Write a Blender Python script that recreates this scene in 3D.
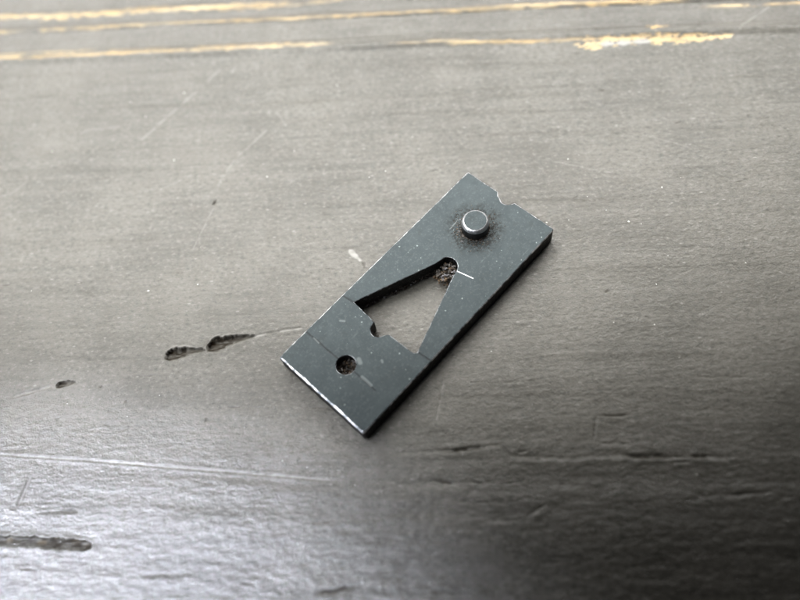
import bpy, bmesh, math
import numpy as np
from mathutils import Matrix, Vector
from mathutils.geometry import tessellate_polygon

MM = 0.001
scene = bpy.context.scene
for o in list(bpy.data.objects):
    bpy.data.objects.remove(o)

# ------------------------------------------------------------------ camera
cam_data = bpy.data.cameras.new('camera')
cam = bpy.data.objects.new('camera', cam_data)
scene.collection.objects.link(cam)
scene.camera = cam
cam_data.sensor_fit = 'HORIZONTAL'
cam_data.sensor_width = 36.0
cam_data.lens = 36.0 * 700.0 / 800.0
cam_data.clip_start = 0.002
cam_data.clip_end = 20.0
CAM = Vector((3.843, -33.141, 66.654)) * MM
rot = Matrix(((0.9958025, 0.0408005, 0.0819311),
              (0.0, 0.8951474, -0.4457702),
              (-0.0915280, 0.4438991, 0.8913901)))
cam.matrix_world = Matrix.Translation(CAM) @ rot.to_4x4()
cam_data.dof.use_dof = True
cam_data.dof.focus_distance = 0.0745
cam_data.dof.aperture_fstop = 13.5

# ------------------------------------------------------------------ world and lamps
world = bpy.data.worlds.new('World')
scene.world = world
world.use_nodes = True
bg = world.node_tree.nodes['Background']
bg.inputs['Color'].default_value = (0.80, 0.88, 1.0, 1.0)
bg.inputs['Strength'].default_value = 0.025


def area_lamp(name, pos, target, sx, sy, power, colour, spread=180.0):
    d = bpy.data.lights.new(name, 'AREA')
    d.shape = 'RECTANGLE'
    d.size, d.size_y = sx, sy
    d.energy = power
    d.color = colour
    d.spread = math.radians(spread)
    o = bpy.data.objects.new(name, d)
    scene.collection.objects.link(o)
    o.location = pos
    o.rotation_euler = (Vector(target) - Vector(pos)).to_track_quat('-Z', 'Y').to_euler()
    return o


area_lamp('window_light', (-0.10, 1.10, 0.75), (0, 0, 0), 1.7, 0.5, 7.0, (1.0, 0.985, 0.96))


def spot_lamp(name, pos, axis, cone, blend, radius, power, colour):
    d = bpy.data.lights.new(name, 'SPOT')
    d.spot_size = math.radians(cone)
    d.spot_blend = blend
    d.shadow_soft_size = radius
    d.energy = power
    d.color = colour
    o = bpy.data.objects.new(name, d)
    scene.collection.objects.link(o)
    o.location = pos
    o.rotation_euler = axis.to_track_quat('-Z', 'Y').to_euler()
    return o


# Two banks of small lamps: one added as a soft source to the left of and beyond the bench, whose pool of light ends
# in a soft straight rim that stands in for the camera's shadow on the near right corner, and a bluish one that makes a small bright
# pool on the near left corner.
LAMP_H = 0.60
HALF = math.radians(20.0)


def lamp_bank(name, lamps, power, edge_at, edge_dir, fade, colour):
    edge_at = Vector((*edge_at, 0.0))
    edge_dir = Vector((*edge_dir, 0.0)).normalized()
    lit_side = Vector((-edge_dir.y, edge_dir.x, 0.0))
    total = sum(l[2] for l in lamps)
    for rx, ry, w in lamps:
        pos = Vector((rx * LAMP_H, ry * LAMP_H, LAMP_H))
        d0 = (edge_at - pos).normalized()
        m = d0.cross(edge_dir).normalized()
        if m.dot(lit_side) < 0:
            m = -m
        axis = d0 * math.cos(HALF) + m * math.sin(HALF)   # the cone just touches the rim line
        inner = (edge_at + lit_side * fade - pos).normalized().angle(axis)
        blend = min(1.0, (math.cos(inner) - math.cos(HALF)) / (1 - math.cos(HALF)))
        spot_lamp(name, pos, axis, 2 * math.degrees(HALF), blend, 0.012,
                  power * w / total * (pos.length / 0.72) ** 2, colour)


bank = []
for iy in range(7):
    for ix in range(9):
        rx, ry = -1.30 + 0.25 * ix + (0.12 if iy % 2 else 0.0), -0.15 + 0.24 * iy
        if rx > -0.10 and ry < 0.36 + 0.50 * max(rx, 0.0):
            continue
        bank.append((rx, ry, (0.50 + 0.40 * (rx + 1.3)) * (1.30 - 0.50 * ry)
                     * (1.0 + 1.6 * math.exp(-((rx + 0.28) ** 2 + (ry - 0.33) ** 2) / 0.05))))
lamp_bank('added_spot_bank', bank, 81.0, (0.015, -0.0208), (0.993, 0.12), 0.026, (1.0, 0.998, 0.975))
lamp_bank('low_side_lamp_light', [(-1.15, -0.80, 1.0), (-1.35, -0.62, 1.0), (-0.95, -0.95, 1.0)], 9.0,
          (0.006, -0.0208), (0.9, 0.43), 0.026, (0.86, 0.92, 1.0))
for rx in (-0.84, -0.64, -0.44):
    for ry in (-0.26, -0.12):
        pos = Vector((rx * LAMP_H, ry * LAMP_H, LAMP_H))
        axis = Vector((-0.035, -0.046, 0.0)) - pos
        spot_lamp('side_lamp_light', pos, axis, 2 * math.degrees(math.atan(0.040 / axis.length)), 0.6, 0.008,
                  10.0 * (pos.length / 0.72) ** 2, (0.82, 0.87, 1.0))

scene.view_settings.view_transform = 'Standard'
scene.view_settings.look = 'None'
scene.view_settings.exposure = 0.0
scene.view_settings.gamma = 1.0
scene.render.engine = 'CYCLES'


# ------------------------------------------------------------------ numeric noise
def _hash(ix, iy, seed):
    h = (ix.astype(np.int64) * 374761393 + iy.astype(np.int64) * 668265263 + seed * 974634777) & 0xFFFFFFFF
    h = ((h ^ (h >> 13)) * 1274126177) & 0xFFFFFFFF
    h = ((h ^ (h >> 16)) * 2246822519) & 0xFFFFFFFF
    return ((h ^ (h >> 15)) & 0xFFFF).astype(np.float32) / 32767.5 - 1.0


def noise(x, y, seed):
    ix, iy = np.floor(x), np.floor(y)
    fx, fy = (x - ix).astype(np.float32), (y - iy).astype(np.float32)
    fx = fx * fx * fx * (fx * (fx * 6 - 15) + 10)
    fy = fy * fy * fy * (fy * (fy * 6 - 15) + 10)
    a, b = _hash(ix, iy, seed), _hash(ix + 1, iy, seed)
    c, d = _hash(ix, iy + 1, seed), _hash(ix + 1, iy + 1, seed)
    return (a + (b - a) * fx) * (1 - fy) + (c + (d - c) * fx) * fy


def fbm(x, y, seed, octaves=3):
    s, amp, tot = 0, 1.0, 0.0
    for k in range(octaves):
        s = s + amp * noise(x * 2 ** k + 17.3 * k, y * 2 ** k - 9.1 * k, seed + 31 * k)
        tot += amp
        amp *= 0.5
    return s / tot


def sstep(a, b, v):
    t = np.clip((v - a) / (b - a), 0, 1)
    return t * t * (3 - 2 * t)


def poly_dist(x, y, pts):
    """signed side distance, plain distance and arc fraction to a polyline"""
    pts = np.asarray(pts, float)
    seg = np.linalg.norm(np.diff(pts, axis=0), axis=1)
    cum = np.concatenate([[0], np.cumsum(seg)])
    best = np.full(x.shape, 1e9)
    arc = np.zeros(x.shape)
    side = np.zeros(x.shape)
    for i in range(len(seg)):
        ax, ay = pts[i]
        dx, dy = (pts[i + 1] - pts[i])
        t = np.clip(((x - ax) * dx + (y - ay) * dy) / seg[i] ** 2, 0, 1)
        qx, qy = x - ax - t * dx, y - ay - t * dy
        d = np.hypot(qx, qy)
        m = d < best
        best = np.where(m, d, best)
        arc = np.where(m, (cum[i] + t * seg[i]) / cum[-1], arc)
        side = np.where(m, (dx * qy - dy * qx) / seg[i], side)
    return best, arc, side


# ------------------------------------------------------------------ node helpers
class NT:
    def __init__(self, name):
        self.mat = bpy.data.materials.new(name)
        self.mat.use_nodes = True
        self.t = self.mat.node_tree
        self.b = self.t.nodes['Principled BSDF']

    def n(self, kind, **kw):
        nd = self.t.nodes.new(kind)
        for k, v in kw.items():
            setattr(nd, k, v)
        return nd

    def link(self, a, b):
        self.t.links.new(a, b)

    def put(self, sock, v):
        if isinstance(v, bpy.types.NodeSocket):
            self.link(v, sock)
        else:
            sock.default_value = v

    def math(self, op, a, b=0.0, c=None):
        nd = self.n('ShaderNodeMath', operation=op)
        self.put(nd.inputs[0], a)
        self.put(nd.inputs[1], b)
        if c is not None:
            self.put(nd.inputs[2], c)
        return nd.outputs[0]

    def ramp(self, v, lo, hi, a=0.0, b=1.0):
        nd = self.n('ShaderNodeMapRange', interpolation_type='SMOOTHSTEP')
        self.put(nd.inputs['Value'], v)
        nd.inputs['From Min'].default_value = lo
        nd.inputs['From Max'].default_value = hi
        self.put(nd.inputs['To Min'], a)
        self.put(nd.inputs['To Max'], b)
        return nd.outputs[0]

    def mix(self, f, a, b):
        nd = self.n('ShaderNodeMix', data_type='RGBA')
        self.put(nd.inputs[0], f)
        self.put(nd.inputs[6], a)
        self.put(nd.inputs[7], b)
        return nd.outputs[2]

    def coords(self, scale=(1, 1, 1), rotz=0.0):
        tc = self.n('ShaderNodeTexCoord')
        mp = self.n('ShaderNodeMapping')
        mp.inputs['Scale'].default_value = scale
        mp.inputs['Rotation'].default_value = (0, 0, rotz)
        self.link(tc.outputs['Object'], mp.inputs['Vector'])
        return mp.outputs[0]

    def noise(self, vec, scale, detail=3.0, rough=0.55):
        nd = self.n('ShaderNodeTexNoise')
        self.link(vec, nd.inputs['Vector'])
        nd.inputs['Scale'].default_value = scale
        nd.inputs['Detail'].default_value = detail
        nd.inputs['Roughness'].default_value = rough
        return nd.outputs['Fac']

    def voronoi(self, vec, scale, feature='F1'):
        nd = self.n('ShaderNodeTexVoronoi', feature=feature)
        self.link(vec, nd.inputs['Vector'])
        nd.inputs['Scale'].default_value = scale
        return nd

    def bump(self, h, dist, strength=1.0, normal=None):
        nd = self.n('ShaderNodeBump')
        self.put(nd.inputs['Height'], h)
        nd.inputs['Distance'].default_value = dist
        nd.inputs['Strength'].default_value = strength
        if normal is not None:
            self.link(normal, nd.inputs['Normal'])
        return nd.outputs[0]

    def segment(self, xy, a, b, w0, w1):
        """mask: 1 on the stroke from a to b (metres, object space)"""
        a, b = Vector((*a, 0)), Vector((*b, 0))
        d = b - a
        s = self.n('ShaderNodeVectorMath', operation='SUBTRACT')
        self.link(xy, s.inputs[0])
        s.inputs[1].default_value = a
        dt = self.n('ShaderNodeVectorMath', operation='DOT_PRODUCT')
        self.link(s.outputs[0], dt.inputs[0])
        dt.inputs[1].default_value = d / d.length_squared
        cl = self.n('ShaderNodeClamp')
        self.link(dt.outputs['Value'], cl.inputs[0])
        sc = self.n('ShaderNodeVectorMath', operation='SCALE')
        sc.inputs[0].default_value = d
        self.link(cl.outputs[0], sc.inputs['Scale'])
        ds = self.n('ShaderNodeVectorMath', operation='DISTANCE')
        self.link(s.outputs[0], ds.inputs[0])
        self.link(sc.outputs[0], ds.inputs[1])
        return self.ramp(ds.outputs['Value'], w0, w1, 1.0, 0.0)


# ------------------------------------------------------------------ materials
def paint_material():
    m = NT('worn_dark_paint')
    at = m.n('ShaderNodeAttribute', attribute_name='wear')
    sp = m.n('ShaderNodeSeparateColor')
    m.link(at.outputs['Color'], sp.inputs[0])
    bare, scuff, grime = sp.outputs[0], sp.outputs[1], sp.outputs[2]
    polish = at.outputs['Alpha']
    g = m.coords((60, 900, 300), math.radians(-2.3))
    iso = m.coords((1000, 1000, 1000))
    grain = m.noise(g, 1.0, 4.0)
    blot = m.noise(iso, 0.09, 3.0)
    fine = m.noise(iso, 5.0, 3.0, 0.65)
    col = m.mix(m.ramp(grain, 0.3, 0.7), (0.052, 0.0475, 0.038, 1), (0.078, 0.0725, 0.061, 1))
    col = m.mix(m.ramp(blot, 0.35, 0.7), col, (0.091, 0.084, 0.071, 1))
    streak = m.noise(m.coords((14, 1100, 300), math.radians(-2.3)), 1.0, 5.0, 0.6)
    col = m.mix(m.ramp(streak, 0.50, 0.72, 0.0, 0.35), col, (0.034, 0.031, 0.025, 1))
    col = m.mix(m.ramp(streak, 0.46, 0.28, 0.0, 0.20), col, (0.125, 0.120, 0.105, 1))
    mot = m.noise(m.coords((1700, 2400, 1700), math.radians(-2.3)), 1.0, 4.0, 0.7)
    col = m.mix(m.ramp(mot, 0.30, 0.50, 0.75, 0.0), col, (0.026, 0.025, 0.020, 1))
    col = m.mix(m.ramp(mot, 0.52, 0.72, 0.0, 0.60), col, (0.165, 0.158, 0.140, 1))
    # tiny pale chips in the paint, stretched to dashes that paint in small glints
    v = m.voronoi(m.coords((900, 2000, 1200)), 1.0)
    sel = m.n('ShaderNodeSeparateColor')
    m.link(v.outputs['Color'], sel.inputs[0])
    chip = m.math('MULTIPLY', m.ramp(v.outputs['Distance'], 0.10, 0.24, 1.0, 0.0),
                  m.ramp(sel.outputs[0], 0.93, 0.95))
    col = m.mix(m.math('MULTIPLY', chip, 0.35), col, (0.30, 0.29, 0.27, 1))
    col = m.mix(m.math('MULTIPLY', scuff, 0.75), col, (0.32, 0.31, 0.29, 1))
    pale = m.mix(m.ramp(grain, 0.35, 0.65), (0.38, 0.26, 0.12, 1), (0.51, 0.39, 0.22, 1))
    flake = m.noise(m.coords((700, 2600, 900), math.radians(-2.3)), 1.0, 4.0, 0.7)
    bare = m.math('MULTIPLY', bare, m.ramp(flake, 0.34, 0.52, 0.15, 1.0))
    col = m.mix(bare, col, pale)
    col = m.mix(grime, col, (0.013, 0.009, 0.005, 1))
    m.link(col, m.b.inputs['Base Color'])
    r = m.ramp(m.noise(iso, 0.5, 3.0), 0.3, 0.7, 0.36, 0.48)
    r = m.math('ADD', r, m.ramp(m.noise(m.coords((1700, 2700, 1700), math.radians(-2.3)), 1.0, 4.0, 0.7), 0.35, 0.7, 0.0, 0.22))
    r = m.math('SUBTRACT', r, m.math('MULTIPLY', polish, 0.17))
    r = m.math('ADD', r, m.math('MULTIPLY', bare, 0.25))
    r = m.math('ADD', r, m.math('MULTIPLY', grime, 0.45))
    m.link(r, m.b.inputs['Roughness'])
    clean = m.math('SUBTRACT', 1.0, grime)
    m.link(m.math('MULTIPLY', m.ramp(polish, 0.0, 1.0, 0.18, 0.60), clean), m.b.inputs['Coat Weight'])
    m.link(m.math('MULTIPLY_ADD', clean, 0.34, 0.08), m.b.inputs['Specular IOR Level'])
    m.b.inputs['Coat Roughness'].default_value = 0.11
    n1 = m.bump(m.noise(m.coords((900, 2000, 900), math.radians(-2.3)), 1.0, 4.0), 0.00011, 0.9)
    n2 = m.bump(fine, 0.00007, 0.9, n1)
    m.link(n2, m.b.inputs['Normal'])
    m.link(n2, m.b.inputs['Coat Normal'])
    return m.mat


def steel_material(name, top=False):
    m = NT(name)
    iso = m.coords((1000, 1000, 1000))
    blot = m.noise(iso, 0.35, 4.0, 0.6)
    fine = m.noise(iso, 4.0, 3.0, 0.7)
    col = m.mix(m.ramp(blot, 0.3, 0.7), (0.029, 0.038, 0.041, 1), (0.034, 0.044, 0.047, 1))
    col = m.mix(m.ramp(fine, 0.50, 0.70), col, (0.050, 0.060, 0.063, 1))
    rub = m.noise(m.coords((160, 4200, 900), math.radians(23)), 1.0, 3.0, 0.6)
    rub2 = m.noise(m.coords((150, 3600, 900), math.radians(-58)), 1.0, 3.0, 0.6)
    hand = m.math('MAXIMUM', m.ramp(rub, 0.66, 0.76), m.ramp(rub2, 0.67, 0.77))
    hand = m.math('MULTIPLY', hand, m.ramp(blot, 0.42, 0.62))
    col = m.mix(m.math('MULTIPLY', hand, 0.5), col, (0.13, 0.145, 0.145, 1))
    stain = m.noise(iso, 0.9, 5.0, 0.7)
    col = m.mix(m.ramp(stain, 0.54, 0.72, 0.0, 0.28), col, (0.018, 0.020, 0.016, 1))
    rough = m.ramp(m.noise(iso, 1.3, 4.0, 0.7), 0.3, 0.7, 0.53, 0.62)
    if top:
        tc = m.n('ShaderNodeTexCoord')
        xy = m.n('ShaderNodeVectorMath', operation='MULTIPLY')
        m.link(tc.outputs['Object'], xy.inputs[0])
        xy.inputs[1].default_value = (1, 1, 0)
        # bright flecks where the blueing is chipped
        v = m.voronoi(iso, 2.3)
        sel = m.n('ShaderNodeSeparateColor')
        m.link(v.outputs['Color'], sel.inputs[0])
        size = m.ramp(sel.outputs[1], 0.0, 1.0, 0.02, 0.17)
        d = m.math('ADD', v.outputs['Distance'], m.math('MULTIPLY', m.math('SUBTRACT', fine, 0.5), 0.7))
        fleck = m.math('MULTIPLY', m.math('LESS_THAN', d, size), m.math('GREATER_THAN', sel.outputs[0], 0.80))
        col = m.mix(m.math('MULTIPLY', fleck, 0.5), col, (0.26, 0.29, 0.285, 1))
        # rust and dirt halo round the pin
        ds = m.n('ShaderNodeVectorMath', operation='DISTANCE')
        m.link(xy.outputs[0], ds.inputs[0])
        ds.inputs[1].default_value = ((PIN[0] - LEN / 2) * MM, (PIN[1] - WID / 2) * MM, 0)
        halo = m.ramp(ds.outputs['Value'], 0.0012, 0.0040, 1.0, 0.0)
        halo = m.math('MULTIPLY', halo, m.ramp(m.noise(iso, 3.2, 5.0, 0.75), 0.44, 0.60))
        col = m.mix(m.math('MULTIPLY', halo, 0.8), col, (0.022, 0.017, 0.012, 1))
        rough = m.math('ADD', rough, m.math('MULTIPLY', halo, 0.3))
        # scribed and scratched strokes
        def P(u, v):
            return ((u - LEN / 2) * MM, (v - WID / 2) * MM)
        wob = m.n('ShaderNodeVectorMath', operation='ADD')
        m.link(xy.outputs[0], wob.inputs[0])
        nz = m.n('ShaderNodeTexNoise')
        nz.inputs['Scale'].default_value = 900.0
        m.link(tc.outputs['Object'], nz.inputs['Vector'])
        sc = m.n('ShaderNodeVectorMath', operation='MULTIPLY_ADD')
        m.link(nz.outputs['Color'], sc.inputs[0])
        sc.inputs[1].default_value = (0.00012, 0.00012, 0)
        sc.inputs[2].default_value = (-0.00006, -0.00006, 0)
        m.link(sc.outputs[0], wob.inputs[1])
        bright = m.segment(xy.outputs[0], P(10.48, 7.3), P(10.05, 9.2), 0.00001, 0.00006)
        dark = None
        for a, b in (((20.32, -0.2), (20.16, 1.6)), ((19.95, 10.3), (19.76, 12.2)),
                     ((25.70, -0.2), (25.66, 4.6)), ((25.58, 6.7), (25.62, 9.9))):
            k = m.segment(wob.outputs[0], P(*a), P(*b), 0.00003, 0.00013)
            dark = k if dark is None else m.math('MAXIMUM', dark, k)
        pale = None
        for a, b, w in (((25.45, 7.9), (25.5, 9.2), 0.00022), ((24.35, 6.35), (24.5, 6.75), 0.0003),
                        ((22.9, 8.2), (23.0, 8.4), 0.00016), ((22.55, 1.9), (22.3, 2.3), 0.00015),
                        ((25.7, 1.2), (25.75, 2.0), 0.00010), ((7.0, 3.4), (5.6, 3.3), 0.00010)):
            k = m.segment(wob.outputs[0], P(*a), P(*b), w * 0.4, w)
            pale = k if pale is None else m.math('MAXIMUM', pale, k)
        col = m.mix(m.math('MULTIPLY', dark, 0.75), col, (0.014, 0.015, 0.016, 1))
        col = m.mix(m.math('MULTIPLY', pale, 0.20), col, (0.33, 0.36, 0.36, 1))
        col = m.mix(bright, col, (0.80, 0.82, 0.84, 1))
        h = m.math('SUBTRACT', m.math('MULTIPLY', fine, 0.3), dark)
        nrm = m.bump(h, 0.00005, 0.7)
    else:
        nrm = m.bump(fine, 0.00004, 0.8)
    m.link(nrm, m.b.inputs['Normal'])
    m.link(col, m.b.inputs['Base Color'])
    m.link(rough, m.b.inputs['Roughness'])
    m.b.inputs['Metallic'].default_value = 0.6
    return m.mat


def edge_material(name='bare_steel_edge', c1=(0.14, 0.15, 0.16, 1), c2=(0.70, 0.69, 0.70, 1)):
    m = NT(name)
    iso = m.coords((1000, 1000, 1000))
    f = m.ramp(m.noise(iso, 1.6, 4.0, 0.65), 0.40, 0.62)
    m.link(m.mix(f, c1, c2), m.b.inputs['Base Color'])
    m.b.inputs['Metallic'].default_value = 1.0
    m.b.inputs['Roughness'].default_value = 0.38
    return m.mat


def side_material():
    m = NT('shaded_steel_side')
    iso = m.coords((1000, 1000, 1000))
    f = m.noise(iso, 2.2, 4.0, 0.7)
    col = m.mix(m.ramp(f, 0.56, 0.74), (0.010, 0.010, 0.011, 1), (0.16, 0.15, 0.14, 1))  # dirty steel, with the dark shade of the walls put into its colour
    m.link(col, m.b.inputs['Base Color'])
    m.b.inputs['Metallic'].default_value = 0.6
    m.b.inputs['Roughness'].default_value = 0.55
    m.link(m.bump(f, 0.0001, 0.9), m.b.inputs['Normal'])
    return m.mat


def simple_material(name, c1, c2, scale, rough, metallic=0.0):
    m = NT(name)
    iso = m.coords((1000, 1000, 1000))
    f = m.noise(iso, scale, 3.0, 0.6)
    m.link(m.mix(m.ramp(f, 0.35, 0.65), (*c1, 1), (*c2, 1)), m.b.inputs['Base Color'])
    m.b.inputs['Roughness'].default_value = rough
    m.b.inputs['Metallic'].default_value = metallic
    m.link(m.bump(f, 0.00005, 0.6), m.b.inputs['Normal'])
    return m.mat


# plate measures, millimetres: u along the length, v across, from one corner
LEN, WID, THK = 29.53, 12.0, 2.1
PIN = (5.25, 5.45)

# ------------------------------------------------------------------ bench top
SL = 0.04        # the grain runs slightly across the bench's x axis


def axis_coords(core_lo, core_hi, step, lo, hi):
    core = np.arange(core_lo, core_hi + step * 0.5, step)
    def tail(start, end, sgn):
        out, s, p = [], step, start
        while (p - end) * sgn < 0:
            s *= 1.12
            p += sgn * s
            out.append(p)
        out[-1] = end
        return out
    return np.array(tail(core[0], lo, -1)[::-1] + list(core) + tail(core[-1], hi, 1))


def bench_top():
    xs = axis_coords(-64.0, 52.0, 0.105, -190.0, 180.0)
    ys = axis_coords(-33.0, 53.0, 0.092, -150.0, 160.0)
    nx, ny = len(xs), len(ys)
    X, Y = np.meshgrid(xs, ys)
    G = Y + SL * X + 0.5 * noise(X * 0.03, Y * 0.05, 3)

    H = 0.060 * noise(X * 0.012, G * 0.22, 11) + 0.030 * noise(X * 0.02, G * 0.7, 12)
    H += 0.012 * fbm(X * 0.10, G * 1.8, 13, 2)
    wrk = noise(X * 0.05, Y * 0.06, 14) * 0.5 + 0.5
    H += (0.003 + 0.008 * wrk) * fbm(X * 0.60, G * 1.8, 15, 3)
    H += 0.010 * sstep(0.25, 0.8, np.abs(noise(X * 0.010, G * 2.6, 18))) * noise(X * 0.05, G * 0.4, 19)
    H += 0.0045 * fbm(X * 2.2, Y * 3.2, 16, 2)
    near = sstep(2.0, -24.0, Y)                    # coarser brush wrinkles towards the front edge
    H += near * 0.010 * fbm(X * 0.30, G * 1.3, 17, 3) + near * 0.048 * fbm(X * 0.65, Y * 1.25, 20, 3)
    bare = np.zeros_like(X)
    scuff = np.zeros_like(X)
    grime = np.zeros_like(X)

    # raised hard grain with the paint worn off, far side
    def ridge(off, height, width, seed, thr, wear_w, amp=1.0, xr=None):
        nonlocal H, bare
        line = off + 0.28 * noise(X * 0.06, X * 0 + 0.3, seed) + 0.10 * noise(X * 0.4, X * 0 + 0.3, seed + 1)
        d = (Y + SL * X) - line
        H = H + height * np.exp(-(d / width) ** 2)
        k = fbm(X * 0.16, d * 0.9, seed + 2, 3)
        w = sstep(thr, thr + 0.22, k) * sstep(1.0, 0.35, np.abs(d) / wear_w * (1.0 + 0.5 * noise(X * 1.1, d * 2.5, seed + 3)))
        w = w * (0.45 + 0.55 * sstep(-0.45, 0.25, noise(X * 0.30, d * 6.0, seed + 4) + 0.5 * noise(X * 1.2, d * 9.0, seed + 5)))
        if xr is not None:
            w = w * sstep(xr[0] - 1.5, xr[0] + 1.5, X) * sstep(xr[1] + 1.5, xr[1] - 1.5, X)
        bare = np.maximum(bare, amp * w)
    ridge(45.70, 0.22, 0.75, 40, -0.75, 0.62, 1.0, (-90, -18))
    ridge(45.70, 0.05, 0.75, 41, 0.1, 0.5, 0.7, (-18, 30))
    ridge(42.85, 0.16, 0.40, 50, -0.45, 0.30, 0.80, (-90, 6))
    ridge(42.95, 0.16, 0.50, 55, -0.75, 0.55, 1.0, (4, 34))
    ridge(41.75, 0.05, 0.30, 58, -0.8, 0.26, 0.9, (37, 80))
    ridge(37.65, 0.22, 0.70, 60, -0.75, 0.42, 0.9, (-90, -12))
    ridge(37.20, 0.10, 0.50, 62, -0.20, 0.22, 0.45, (-14, 6))
    ridge(38.35, 0.10, 0.30, 64, -0.35, 0.25, 0.6, (-90, -18))
    ridge(37.00, 0.10, 0.60, 67, -0.6, 0.28, 0.85, (4, 22))
    # broken bare patch
    for (cx, cy, rx, ry, s) in ((22.3, 34.9, 2.3, 0.55, 0), (25.3, 35.7, 3.4, 0.45, 1), (31.2, 35.1, 4.4, 0.75, 2),
                                (34.2, 34.9, 2.2, 0.6, 3), (30.0, 37.3, 1.2, 0.45, 4), (37.8, 34.9, 1.2, 0.4, 5)):
        r = np.hypot((X - cx) / rx, (Y + SL * (X - cx) - cy) / ry) + 0.75 * fbm(X * 0.8, Y * 2.2, 70 + s, 3) + 0.45 * noise(X * 2.6, Y * 6.0, 75 + s)
        w = sstep(1.0, 0.75, r)
        bare = np.maximum(bare, w)
        H = H - 0.06 * w
    for cx, cy in ((23.9, 34.95), (28.1, 35.0), (26.0, 34.95)):
        r = np.hypot((X - cx) / 1.0, (Y - cy) / 0.42) + 0.4 * fbm(X * 1.2, Y * 2.0, 79, 2)
        w = sstep(1.0, 0.8, r)
        scuff = np.maximum(scuff, w)
        bare = bare * (1 - w)
    # faint dark bands of the grain
    for off, x0, x1, wd in ((30.6, -62, -5, 0.30), (28.4, -45, 20, 0.45), (29.2, 0, 46, 0.25), (25.6, -20, 30, 0.30), (33.0, -10, 48, 0.5),
                            (22.4, 5, 48, 0.35), (18.3, -58, -22, 0.4), (12.6, 10, 48, 0.35), (8.2, -55, -20, 0.4), (15.0, 15, 45, 0.22),
                            (1.5, -50, -28, 0.3), (3.4, 14, 42, 0.4), (-6.8, -44, -30, 0.3), (-10.4, 6, 36, 0.35), (34.6, -60, 10, 0.35)):
        d = Y + SL * X - off - 0.5 * noise(X * 0.05, X * 0 + off, 83) - 0.12 * noise(X * 0.3, X * 0 + off, 85)
        k = np.exp(-(d / wd) ** 2) * sstep(x0 - 8, x0 + 8, X) * sstep(x1 + 8, x1 - 8, X)
        k = k * sstep(-0.6, 0.5, fbm(X * 0.12, d * 2.0, 84, 3))
        H = H - 0.018 * k
        grime = np.maximum(grime, 0.12 * k)

    # scratches: (points, half width, depth, scuff amount)
    scr = [([(-46, -15.25), (-42.97, -15.49), (-33.3, -16.31), (-21.87, -17.45), (-7.5, -18.85)], 0.16, 0.05, 0.55),
           ([(-36.2, 22.7), (-25.8, 35.7)], 0.17, 0.02, 0.42),
           ([(-24.6, 34.6), (-24.0, 35.6)], 0.25, 0.02, 0.40),
           ([(-24.4, 15.7), (-23.6, 18.2), (-22.3, 20.6), (-18.7, 24.9)], 0.26, 0.03, 0.28),
           ([(-26.2, 7.5), (-24.3, 13.5)], 0.14, 0.03, 0.22),
           ([(1.27, -13.2), (2.2, -8.8)], 0.13, 0.02, 0.25),
           ([(-39.9, -20.7), (-39.3, -17.9)], 0.22, 0.05, 0.35),
           ([(-18.2, -3.5), (-15.6, -3.0), (-12.6, -2.6)], 0.20, 0.05, 0.55),
           ([(-43.5, -9.4), (-39.3, -8.3)], 0.22, 0.05, 0.45),
           ([(40.2, 36.2), (44.7, 39.6)], 0.20, 0.02, 0.38),
           ([(-46.5, 24.0), (-42.5, 26.4), (-38.0, 26.6)], 0.30, 0.02, 0.20),
           ([(14.5, 17.6), (22.0, 15.2)], 0.15, 0.02, 0.20),
           ([(-18.2, 27.8), (-16.4, 24.8)], 0.18, 0.02, 0.18),
           ([(20.5, 12.6), (20.0, 14.2)], 0.12, 0.02, 0.22),
           ([(-24.2, 17.6), (-22.2, 19.6), (-21.0, 20.2)], 0.9, 0.0, 0.13), ([(-19.5, 17.2), (-14.0, 16.6)], 0.35, 0.01, 0.14),
           ([(-52.0, 13.5), (-47.0, 14.6)], 0.22, 0.01, 0.20), ([(-50.5, 16.8), (-48.6, 19.0)], 0.18, 0.01, 0.18),
           ([(-31.0, 16.5), (-27.5, 18.4)], 0.22, 0.01, 0.16), ([(26.0, 20.5), (31.0, 18.2)], 0.16, 0.01, 0.16),
           ([(-38.0, -1.2), (-31.0, -1.0)], 0.14, 0.02, 0.16), ([(-46.5, 3.2), (-41.5, 4.0)], 0.25, 0.02, 0.16)]
    for i, (pts, w, dep, am) in enumerate(scr):
        d, arc, side = poly_dist(X, Y, pts)
        ends = sstep(0.0, 0.06, arc) * sstep(1.0, 0.94, arc)
        brk = sstep(-0.75, 0.1, noise(X * 1.3, Y * 1.3, 100 + i))
        k = sstep(1.0, 0.2, d / w) * ends
        H = H - dep * k + 0.6 * dep * np.exp(-((d - 1.6 * w) / (0.7 * w)) ** 2) * ends
        scuff = np.maximum(scuff, am * k * brk)

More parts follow.
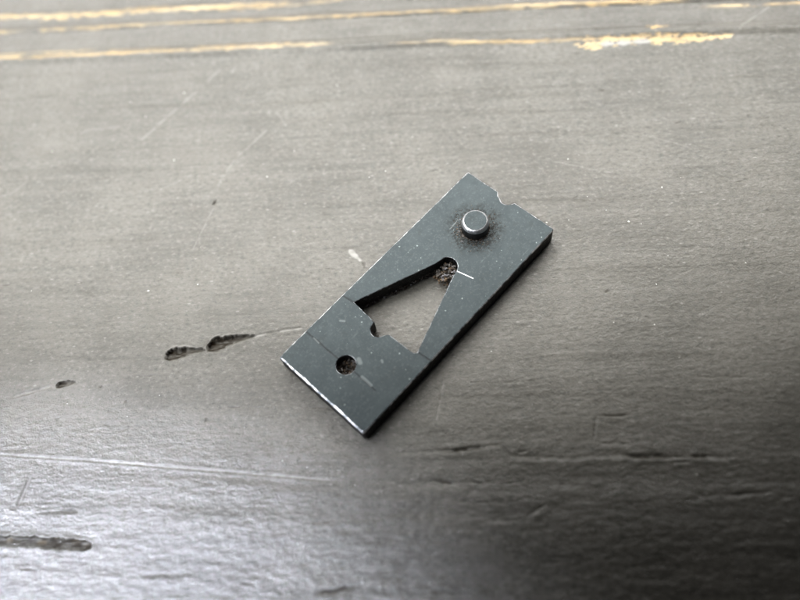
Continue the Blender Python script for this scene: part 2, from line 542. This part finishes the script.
    # split grain, near side: (points, half width, depth)
    cracks = [([(1.0, -16.15), (4.0, -16.1), (7.1, -15.85)], 0.26, 0.16), ([(7.1, -15.85), (8.2, -17.0)], 0.2, -0.05),
              ([(8.6, -17.0), (12.8, -17.2), (16.0, -17.15)], 0.22, 0.14),
              ([(17.5, -17.15), (20.1, -17.1), (24.6, -17.2), (28.5, -17.45)], 0.22, 0.20),
              ([(16.1, -15.7), (18.0, -15.85), (20.6, -16.0)], 0.24, 0.30), ([(16.1, -15.7), (16.4, -14.2), (16.7, -13.1)], 0.14, 0.10),
              ([(16.7, -13.1), (20.0, -13.05)], 0.14, 0.14), ([(-1.0, -19.0), (6.0, -19.3), (9.5, -19.2)], 0.24, 0.12),
              ([(11.5, -19.6), (14.6, -19.7)], 0.25, 0.16), ([(2.0, -21.0), (9.0, -21.1)], 0.22, 0.08),
              ([(-10.8, -22.6), (-7.6, -22.2)], 0.25, 0.07), ([(-16.5, -26.3), (-9.5, -26.0)], 0.3, 0.08),
              ([(-10.2, -28.8), (-5.6, -28.1)], 0.3, 0.10), ([(-28.0, -27.2), (-20.0, -27.0)], 0.3, 0.07),
              ([(7.5, -9.6), (11.5, -9.3)], 0.12, 0.10), ([(26.0, -9.5), (33.0, -9.7)], 0.16, 0.08),
              ([(24.0, -20.8), (32.0, -20.6)], 0.25, 0.10), ([(9.0, -22.5), (11.5, -21.0)], 0.2, 0.10),
              ([(-30.6, -7.55), (-27.6, -7.5)], 0.10, 0.10), ([(-35.5, -5.2), (-28.5, -5.1)], 0.09, 0.05),
              ([(-29.5, -0.9), (-26.0, -0.8)], 0.09, 0.08), ([(-24.5, 13.6), (-24.1, 14.4)], 0.16, 0.2)]
    rng = np.random.default_rng(7)
    for _ in range(70):                            # short ticks where the grain has opened
        x, y, l = rng.uniform(-55, 48), rng.uniform(-28, 34), rng.uniform(0.5, 1.8)
        cracks.append(([(x, y), (x + l, y - SL * l + rng.uniform(-0.1, 0.15))], rng.uniform(0.10, 0.15), rng.uniform(0.06, 0.14)))
    for i, (pts, w, dep) in enumerate(cracks):
        p = np.array(pts)
        sx = (xs > p[:, 0].min() - 3) & (xs < p[:, 0].max() + 3)
        sy = (ys > p[:, 1].min() - 3) & (ys < p[:, 1].max() + 3)
        if not sx.any() or not sy.any():
            continue
        ix = np.ix_(np.where(sy)[0], np.where(sx)[0])
        x, y = X[ix], Y[ix]
        wy = y + 0.10 * noise(x * 1.1, x * 0 + i * 1.7, 200)
        d, arc, side = poly_dist(x, wy, pts)
        L = np.abs(arc - 0.5) * 2
        wv = w * (0.55 + 0.30 * noise(x * 0.9, x * 0 + i * 2.3, 210))
        k = np.exp(-(d / wv) ** 2) * sstep(1.0, 0.45, L) * sstep(-0.9, 0.5, noise(x * 0.6, x * 0 + i * 3.1, 220) + 0.35 * noise(x * 2.5, y * 5, 221))
        H[ix] -= dep * k
        H[ix] += 0.22 * abs(dep) * np.exp(-((side + 2.2 * w) / (1.6 * w)) ** 2) * sstep(1.0, 0.4, L) * (d < 7 * w)
        if dep > 0.08:
            grime[ix] = np.maximum(grime[ix], (0.75 if i < 22 else 0.40) * sstep(0.40, 0.90, k))

    d, arc, side = poly_dist(X, Y + 0.14 * noise(X * 0.5, X * 0 + 0.4, 230) + 0.06 * noise(X * 1.7, X * 0 + 0.4, 231),
                             [(-3.2, -16.25), (3.0, -16.2), (7.3, -15.9), (8.2, -16.95), (12.8, -17.2), (20.1, -17.1), (24.6, -17.2), (30.0, -17.5)])
    lim = sstep(0.0, 0.05, arc) * sstep(1.0, 0.85, arc)
    amt = 0.55 + 0.45 * noise(X * 0.35, X * 0 + 0.9, 232)
    H -= 0.13 * amt * lim * np.exp(-((side - 0.10) / 0.17) ** 2) * (d < 1.5)
    H += 0.085 * lim * (0.7 + 0.3 * noise(X * 0.6, X * 0 + 0.2, 233)) * np.exp(-((side + 0.32) / 0.30) ** 2) * (d < 2.0)

    # gouges: (deep end, shallow end, half width deep, half width shallow, depth, bare amount)
    gouges = [((-27.35, -5.45), (-22.9, -4.75), 0.80, 0.30, 0.95, 0.0), ((-22.9, -4.55), (-17.6, -3.35), 0.88, 0.28, 0.95, 0.0),
              ((-38.75, -8.35), (-36.6, -7.95), 0.50, 0.22, 0.45, 0.0), ((-31.6, -24.5), (-49.0, -23.5), 0.50, 0.62, 0.38, 0.12),
              ((-33.6, -21.25), (-38.2, -21.4), 0.28, 0.20, 0.14, 0.0),
              ((-6.35, 5.0), (-6.2, 4.1), 0.25, 0.12, 0.20, 0.0), ((-30.9, -10.3), (-30.6, -10.3), 0.2, 0.2, 0.25, 0.0),
              ((-22.1, -12.55), (-21.7, -12.5), 0.2, 0.15, 0.25, 0.0), ((-33.9, -8.6), (-33.6, -8.6), 0.16, 0.15, 0.2, 0.0)]
    for i, (a, b, wa, wb, dep, br) in enumerate(gouges):
        a, b = np.array(a), np.array(b)
        c = (a + b) / 2
        R = np.linalg.norm(b - a) + 2.5
        ix = np.ix_(np.where(abs(ys - c[1]) < R)[0], np.where(abs(xs - c[0]) < R)[0])
        x, y = X[ix], Y[ix]
        ax = (b - a) / np.linalg.norm(b - a)
        s = ((x - a[0]) * ax[0] + (y - a[1]) * ax[1]) / np.linalg.norm(b - a)
        q = -(x - a[0]) * ax[1] + (y - a[1]) * ax[0]
        sc = np.clip(s, 0, 1)
        ln = np.linalg.norm(b - a)
        up = 1.0 if b[0] > a[0] else -1.0              # +1 where q points to the far side
        hd = min(0.30, 1.5 * wa / ln)                  # length of the blunt deep end
        prof = np.where(s < hd, 1 - ((s - hd) / hd) ** 2, 1 - np.clip((s - hd) / (1 - hd), 0, 1) ** 1.7)
        w = (wb + (wa - wb) * (1 - np.clip(s, 0, 1))) * np.sqrt(np.clip(prof, 1e-4, 1))
        q = up * q - 0.25 * wa * np.sin(np.pi * np.clip(s, 0, 1))
        e = np.where((s > -0.02) & (s < 1.0), np.abs(q) / w, 9.0) + 0.20 * noise(x * 1.5, y * 1.8, 300 + i) + 0.20 * noise(x * 4.0, y * 5.0, 360 + i)
        tilt = np.clip(0.62 + 0.38 * q / np.maximum(w, 0.05), 0.1, 1.0)
        # scooped: blunt steep far wall, floor running out towards the thin end and the near side
        inside = np.where(e < 1, np.sqrt(np.clip(1 - e * e, 0, 1)), 0) * tilt * (1 - 0.6 * np.clip(s, 0, 1))
        dd = dep * inside * (1 + 0.22 * noise(x * 2.0, y * 7.0, 330 + i) + 0.22 * noise(x * 0.7, y * 2.0, 370 + i))
        H[ix] -= dd
        rimw = np.exp(-((e - 1.22) / 0.17) ** 2) * (q > -0.1 * w)
        H[ix] += 0.05 * rimw
        r = e
        grime[ix] = np.maximum(grime[ix], (1 - br) * sstep(0.03, 0.22, inside) * (1.0 if dep > 0.3 else 0.3)
                               * np.clip(0.75 + 0.45 * noise(x * 2.0, y * 5, 340 + i), 0, 1) * (1 - 0.55 * np.clip(s, 0, 1) ** 1.5))
        if br:
            bare[ix] = np.maximum(bare[ix], sstep(0.2, 0.6, inside) * sstep(0.1, 0.6, noise(x * 0.9, y * 3, 350)) * br * 1.6)
        scuff[ix] = np.maximum(scuff[ix], 0.38 * np.exp(-((r - 1.20) / 0.14) ** 2) * (q > 0.0))

    # one pale chip near the plate, stray pale nicks
    d, arc, side = poly_dist(X, Y, [(-7.75, 6.4), (-6.65, 5.2)])
    chip = sstep(1.0, 0.55, d / (0.42 - 0.25 * arc) + 0.25 * noise(X * 3, Y * 3, 400))
    scuff = np.maximum(scuff, (0.75 + 0.35 * noise(X * 2.5, Y * 2.5, 401)) * chip)
    H += 0.06 * chip
    # flat seat under the plate so that it rests on the board
    seat_lim = 0.012
    a = math.radians(-132.678)
    u = X * math.cos(a) + Y * math.sin(a)
    v = -X * math.sin(a) + Y * math.cos(a)
    under = sstep(2.0, 0.3, np.maximum(np.abs(u) - LEN / 2, np.abs(v) - WID / 2))
    H = H - under * np.maximum(H - 0.35 * H - seat_lim, 0) - under * 0.0
    H = np.where(under > 0.99, np.minimum(H, seat_lim), H)

    verts = np.stack([X, Y, H], -1).reshape(-1, 3)
    idx = np.arange(nx * ny).reshape(ny, nx)
    quads = np.stack([idx[:-1, :-1], idx[:-1, 1:], idx[1:, 1:], idx[1:, :-1]], -1).reshape(-1, 4)
    # skirt and underside make it a board 24 mm thick
    rim = np.concatenate([idx[0, :], idx[1:, -1], idx[-1, -2::-1], idx[-2:0:-1, 0]])
    low = verts[rim].copy()
    low[:, 2] = -24.0
    n0, nr = len(verts), len(rim)
    k = np.arange(nr)
    k2 = (k + 1) % nr
    skirt = np.stack([rim[k2], rim[k], n0 + k, n0 + k2], -1)
    corners = [n0, n0 + nx - 1, n0 + nx + ny - 2, n0 + 2 * nx + ny - 3]
    allv = np.concatenate([verts, low]) * MM
    allq = np.concatenate([quads, skirt, np.array([corners[::-1]])])
    me = bpy.data.meshes.new('bench_top')
    me.vertices.add(len(allv))
    me.vertices.foreach_set('co', allv.astype(np.float32).ravel())
    me.loops.add(allq.size)
    me.loops.foreach_set('vertex_index', allq.astype(np.int32).ravel())
    me.polygons.add(len(allq))
    me.polygons.foreach_set('loop_start', np.arange(0, allq.size, 4, dtype=np.int32))
    me.polygons.foreach_set('loop_total', np.full(len(allq), 4, np.int32))
    sm = np.ones(len(allq), bool)
    sm[len(quads):] = False
    me.polygons.foreach_set('use_smooth', sm)
    me.update(calc_edges=True)
    at = me.attributes.new('wear', 'FLOAT_COLOR', 'POINT')
    colr = np.zeros((len(allv), 4), np.float32)
    colr[:n0, 0] = np.clip(bare, 0, 1).ravel()
    colr[:n0, 1] = np.clip(scuff, 0, 1).ravel()
    colr[:n0, 2] = np.clip(grime, 0, 1).ravel()
    polish = sstep(-9.0, -19.0, Y + 0.12 * X + 2.5 * noise(X * 0.08, Y * 0.12, 410))   # rubbed glossy along the near side
    colr[:, 3] = 0
    colr[:n0, 3] = polish.ravel()
    at.data.foreach_set('color', colr.ravel())
    me.materials.append(paint_material())
    o = bpy.data.objects.new('bench_top', me)
    scene.collection.objects.link(o)
    o['kind'] = 'structure'
    o['label'] = 'dark painted wooden bench top with scratches, gouges and worn pale grain'
    def height(x, y):
        i = int(np.clip(np.searchsorted(xs, x), 1, nx - 1))
        j = int(np.clip(np.searchsorted(ys, y), 1, ny - 1))
        return float(max(H[j, i], H[j - 1, i - 1]))
    return o, height


bench, bench_height = bench_top()

# ------------------------------------------------------------------ steel plate
plate = bpy.data.objects.new('steel_plate', None)
scene.collection.objects.link(plate)
plate.empty_display_size = 0.005
plate.location = (0, 0, 0.012 * MM)
plate.rotation_euler = (0, 0, math.radians(-132.678))
plate['label'] = 'small blued steel plate with round pin and triangular cutout on dark bench'
plate['category'] = 'steel plate'


def link_part(name, me, mats, parent):
    o = bpy.data.objects.new(name, me)
    scene.collection.objects.link(o)
    o.parent = parent
    for m in mats:
        me.materials.append(m)
    return o


def resample(pts, step):
    pts = np.asarray(pts, float)
    out = []
    for i in range(len(pts)):
        a, b = pts[i], pts[(i + 1) % len(pts)]
        n = max(1, int(round(np.linalg.norm(b - a) / step)))
        for k in range(n):
            out.append(a + (b - a) * k / n)
    return np.array(out)


def offset_loop(pts, d):
    """move a loop to its left by d (array): inward for an anticlockwise outline"""
    p, n = np.roll(pts, 1, 0), np.roll(pts, -1, 0)
    def unit(v):
        return v / np.maximum(np.linalg.norm(v, axis=1, keepdims=True), 1e-9)
    e1, e2 = unit(pts - p), unit(n - pts)
    n1 = np.stack([-e1[:, 1], e1[:, 0]], 1)
    n2 = np.stack([-e2[:, 1], e2[:, 0]], 1)
    m = unit(n1 + n2)
    c = np.maximum((m * n1).sum(1), 0.5)
    return pts + m * (d / c)[:, None]


def arc(cx, cy, r, a0, a1, n):
    return [(cx + r * math.cos(math.radians(a0 + (a1 - a0) * i / n)),
             cy + r * math.sin(math.radians(a0 + (a1 - a0) * i / n))) for i in range(n + 1)]


def area2(p):
    return float(np.sum(p[:, 0] * np.roll(p[:, 1], -1) - np.roll(p[:, 0], -1) * p[:, 1]))


rng = np.random.default_rng(21)
# outline with the broken notch in the far end, corners just rounded
outline = [(0.0, 4.32), (0.0, 0.12), (0.12, 0.0), (LEN - 0.14, 0.0), (LEN, 0.14), (LEN, WID - 0.16), (LEN - 0.16, WID),
           (0.30, WID), (0.06, WID - 0.10), (0.0, WID - 0.32), (0.0, 6.62),
           (0.24, 6.52), (0.56, 6.30), (0.80, 5.95), (0.86, 5.62), (0.78, 5.36), (0.62, 5.14), (0.50, 4.92), (0.40, 4.68), (0.20, 4.50)]
# triangular window: round drilled apex, a half-round nick in its base
cut = ([(20.08, 1.55)] + [(11.25, 5.03)] + arc(10.72, 6.18, 1.12, 248, 92, 10)[1:] +
       [(11.2, 7.42), (19.98, 10.30), (20.22, 10.12), (20.30, 9.7), (20.42, 6.75)] +
       arc(20.72, 5.62, 0.80, 68, -68, 8) + [(20.36, 4.72)])
hole = arc(25.61, 5.81, 1.02, 0, 352.5, 47)

loops = []
for pts, step in ((outline, 0.22), (cut, 0.20), (hole, 5.0)):
    p = resample(pts, step)
    inner = pts is not outline
    if (area2(p) > 0) == inner:
        p = p[::-1]
    t = np.linspace(0, 1, len(p), endpoint=False)
    jit = rng.normal(0, 0.006 if pts is not cut else 0.013, p.shape)
    p = p + jit
    loops.append((p, inner))

verts, faces, mats_i = [], [], []
tops = []
for p, inner in loops:
    n = len(p)
    w = 0.075 + 0.035 * np.abs(rng.normal(0, 1, n))
    w = (w + np.roll(w, 1) + np.roll(w, -1)) / 3
    if inner:
        w *= 0.75
    else:
        w = np.where(p[:, 0] > LEN - 0.5, w * 1.9, w)   # the near end is chamfered more
    top = offset_loop(p, w)
    mid = offset_loop(p, w * 0.3)
    rings = [np.c_[top, np.full(n, THK)], np.c_[mid, THK - w * 0.3], np.c_[p, THK - w],
             np.c_[p + rng.normal(0, 0.015, p.shape), np.full(n, THK * 0.5)], np.c_[p, np.full(n, 0.10)],
             np.c_[offset_loop(p, np.full(n, 0.09)), np.zeros(n)]]
    base = len(verts)
    for r in rings:
        verts += [((x - LEN / 2) * MM, (y - WID / 2) * MM, z * MM) for x, y, z in r]
    for k in range(len(rings) - 1):
        for i in range(n):
            j = (i + 1) % n
            faces.append((base + k * n + j, base + k * n + i, base + (k + 1) * n + i, base + (k + 1) * n + j))
            mats_i.append((3 if inner else 1) if k < 2 else 2)
    tops.append((base, n, base + 5 * n))
for which, flip in ((0, False), (2, True)):
    ids = []
    polys = []
    for t in tops:
        r = range(t[which], t[which] + t[1])
        ids += list(r)
        polys.append([Vector((verts[i][0] * 1000, verts[i][1] * 1000, 0)) for i in r])
    for tri in tessellate_polygon(polys):
        a, b, c = (ids[i] for i in tri)
        va, vb, vc = verts[a], verts[b], verts[c]
        up = (vb[0] - va[0]) * (vc[1] - va[1]) - (vb[1] - va[1]) * (vc[0] - va[0]) > 0
        faces.append((a, b, c) if up != flip else (a, c, b))
        mats_i.append(0 if not flip else 2)
me = bpy.data.meshes.new('plate_body')
me.from_pydata(verts, [], faces)
me.polygons.foreach_set('material_index', np.array(mats_i, np.int32))
me.update()
M_TOP = steel_material('blued_steel_top', True)
M_EDGE = edge_material()
M_SIDE = side_material()
M_INNER = edge_material('dull_cutout_edge', (0.035, 0.04, 0.045, 1), (0.20, 0.21, 0.22, 1))
body = link_part('plate_body', me, [M_TOP, M_EDGE, M_SIDE, M_INNER], plate)


def lathe(profile, n, cx, cy, mat_of):
    v, f, mi = [], [], []
    for r, z in profile:
        for i in range(n):
            a = 2 * math.pi * i / n
            v.append(((cx + r * math.cos(a)) * MM, (cy + r * math.sin(a)) * MM, z * MM))
    for k in range(len(profile) - 1):
        for i in range(n):
            j = (i + 1) % n
            f.append((k * n + i, k * n + j, (k + 1) * n + j, (k + 1) * n + i))
            mi.append(mat_of(k))
    v.append((cx * MM, cy * MM, profile[-1][1] * MM))
    for i in range(n):
        f.append(((len(profile) - 1) * n + i, (len(profile) - 1) * n + (i + 1) % n, len(v) - 1))
        mi.append(mat_of(len(profile) - 1))
    m = bpy.data.meshes.new('pin')
    m.from_pydata(v, [], f)
    m.polygons.foreach_set('material_index', np.array(mi, np.int32))
    m.polygons.foreach_set('use_smooth', np.array([True] * (len(f) - n) + [False] * n))
    m.update()
    return m


PR, PH = 1.47, 1.60
prof = [(PR, THK - 0.3), (PR, THK + PH - 0.42), (PR - 0.04, THK + PH - 0.24), (PR - 0.12, THK + PH - 0.11),
        (PR - 0.22, THK + PH - 0.03), (PR - 0.27, THK + PH), (PR - 0.30, THK + PH + 0.002)]
me = lathe(prof, 64, PIN[0] - LEN / 2, PIN[1] - WID / 2, lambda k: 0 if k >= 5 else (2 if k == 0 else 1))
M_PIN = steel_material('pin_steel_top')
pin = link_part('pin', me, [M_PIN, simple_material('polished_steel_rim', (0.55, 0.55, 0.57), (0.80, 0.80, 0.82), 2.0, 0.40, 1.0),
                            simple_material('dark_steel_shank', (0.05, 0.05, 0.055), (0.10, 0.10, 0.10), 1.0, 0.42, 1.0)], plate)


def crumbs(name, spots, mats, seed, parent):
    """loose grit joined into one part: spots are (u, v, z, size, material)"""
    r = np.random.default_rng(seed)
    v, f, mi = [], [], []
    ico = bmesh.new()
    bmesh.ops.create_icosphere(ico, subdivisions=1, radius=1.0)
    bv = np.array([q.co[:] for q in ico.verts])
    bf = [[q.index for q in fc.verts] for fc in ico.faces]
    ico.free()
    for (u, w, z, s, m) in spots:
        p = bv * (1 + r.normal(0, 0.28, (len(bv), 1))) * s * r.uniform(0.6, 1.4, 3) * np.array([1, 1, 0.75])
        a = r.uniform(0, 6.28)
        p = np.c_[p[:, 0] * math.cos(a) - p[:, 1] * math.sin(a), p[:, 0] * math.sin(a) + p[:, 1] * math.cos(a), p[:, 2]]
        p += np.array([u - LEN / 2, w - WID / 2, z])
        b = len(v)
        v += [tuple(q * MM) for q in p]
        f += [[b + i for i in fc] for fc in bf]
        mi += [m] * len(bf)
    m = bpy.data.meshes.new(name)
    m.from_pydata(v, [], f)
    m.polygons.foreach_set('material_index', np.array(mi, np.int32))
    m.update()
    o = link_part(name, m, mats, parent)
    o['kind'] = 'stuff'
    return o


M_DIRT = simple_material('oily_black_dirt', (0.012, 0.009, 0.007), (0.030, 0.020, 0.012), 3.0, 0.5)
M_RUST = simple_material('brown_rust', (0.040, 0.024, 0.012), (0.11, 0.072, 0.040), 3.0, 0.7)
M_BURR = simple_material('grey_steel_burr', (0.05, 0.048, 0.052), (0.22, 0.21, 0.22), 4.0, 0.45, 0.6)

r = np.random.default_rng(5)
spots = []
for _ in range(620):                                # grit packed round the foot of the pin
    a, d = r.uniform(0, 6.283), PR + abs(r.normal(0, 0.85)) * (0.4 + 0.6 * r.random())
    spots.append((PIN[0] + d * math.cos(a), PIN[1] + d * math.sin(a), THK + 0.01, r.uniform(0.020, 0.065), int(r.choice([0, 0, 0, 0, 0, 1, 2]))))
for i in range(70):
    a = 6.283 * i / 70
    spots.append((PIN[0] + PR * 1.02 * math.cos(a), PIN[1] + PR * 1.02 * math.sin(a), THK + 0.02, r.uniform(0.06, 0.13), 0))
crumbs('pin_grime', spots, [M_DIRT, M_RUST, M_BURR], 31, plate)

spots = []
for _ in range(120):                                # torn burr and dirt left in the drilled apex
    a, d = r.uniform(0, 6.283), 0.98 * math.sqrt(r.random())
    u, w = 10.78 + d * math.cos(a), 6.20 + d * math.sin(a)
    spots.append((u, w, 1.15 - 0.30 * (u - 10.7) + r.normal(0, 0.12), r.uniform(0.05, 0.26), int(r.choice([0, 0, 0, 1, 2]))))
for _ in range(40):
    u = r.uniform(11.4, 12.1)
    spots.append((u, r.uniform(5.4, 7.0), 0.55 + r.normal(0, 0.15), r.uniform(0.06, 0.14), 1))
for _ in range(150):                                # a ragged lip along one wall of the window
    t = r.random() ** 1.3
    u = 11.4 + 8.2 * t
    w = 5.0 + (1.60 - 5.0) * (u - 11.25) / (20.08 - 11.25)
    spots.append((u, w + 0.10, r.uniform(0.1, 0.9) * (1 - 0.4 * t), r.uniform(0.04, 0.12), int(r.choice([0, 0, 0, 2]))))
for _ in range(40):
    spots.append((20.1 + r.normal(0, 0.1), 9.95 + r.normal(0, 0.15), 0.9 + r.normal(0, 0.2), r.uniform(0.05, 0.12), int(r.choice([0, 1]))))
for _ in range(30):
    spots.append((21.05 + r.normal(0, 0.15), 5.2 + r.normal(0, 0.2), 0.5 + r.normal(0, 0.2), r.uniform(0.06, 0.12), 0))
crumbs('cutout_grime', spots, [M_DIRT, M_RUST, M_BURR], 32, plate)

spots = []
for _ in range(210):                                # rust and dirt choking the drilled hole
    a, d = r.uniform(0, 6.283), 1.0 * math.sqrt(r.random())
    spots.append((25.61 + d * math.cos(a), 5.81 + d * math.sin(a), 0.35 + 0.8 * d + r.normal(0, 0.10), r.uniform(0.08, 0.20), int(r.choice([0, 0, 0, 0, 0, 1]))))
for _ in range(9):  # pale crumbs added to paint in the highlight on the hole's rim
    spots.append((24.72 + r.normal(0, 0.05), 6.15 + r.normal(0, 0.12), 1.75 + r.normal(0, 0.08), r.uniform(0.05, 0.09), 2))
crumbs('hole_grime', spots, [M_DIRT, M_RUST, M_BURR], 33, plate)

# ------------------------------------------------------------------ dust
r = np.random.default_rng(77)
v, f = [], []
base = np.array([(1, 0, 0), (0, 1, 0), (-1, 0, 0), (0, -1, 0), (0, 0, 1), (0, 0, -1)], float)
oct_f = [(0, 1, 4), (1, 2, 4), (2, 3, 4), (3, 0, 4), (1, 0, 5), (2, 1, 5), (3, 2, 5), (0, 3, 5)]
fixed = [(14.0, 9.0), (8.6, 13.6), (24.5, 0.8), (-37.5, 30.6), (-30.5, 31.6), (-30.2, 20.7), (-46.5, 23.2), (22.8, 8.6),
         (20.6, 10.2), (12.0, 4.9), (25.0, -18.9), (-4.0, 17.2), (-30.5, 2.6)]
for i in range(65):
    if i < len(fixed):
        x, y = fixed[i]
        s = 0.10
    else:
        x, y = r.uniform(-60, 46), r.uniform(-29, 44)
        s = r.uniform(0.03, 0.075)
    z = bench_height(x, y)
    p = base * s * r.uniform(0.6, 1.4, 3) * np.array([1.2, 1, 0.7]) + r.normal(0, 0.15 * s, (6, 3))
    p += np.array([x, y, z + 0.25 * s])
    b = len(v)
    v += [tuple(q * MM) for q in p]
    f += [tuple(b + k for k in t) for t in oct_f]
me = bpy.data.meshes.new('dust')
me.from_pydata(v, [], f)
me.materials.append(simple_material('pale_dust', (0.55, 0.54, 0.50), (0.75, 0.74, 0.70), 3.0, 0.8))
dust = bpy.data.objects.new('dust', me)
scene.collection.objects.link(dust)
dust['kind'] = 'stuff'
dust['label'] = 'tiny pale dust specks scattered over the painted bench'
dust['category'] = 'dust'
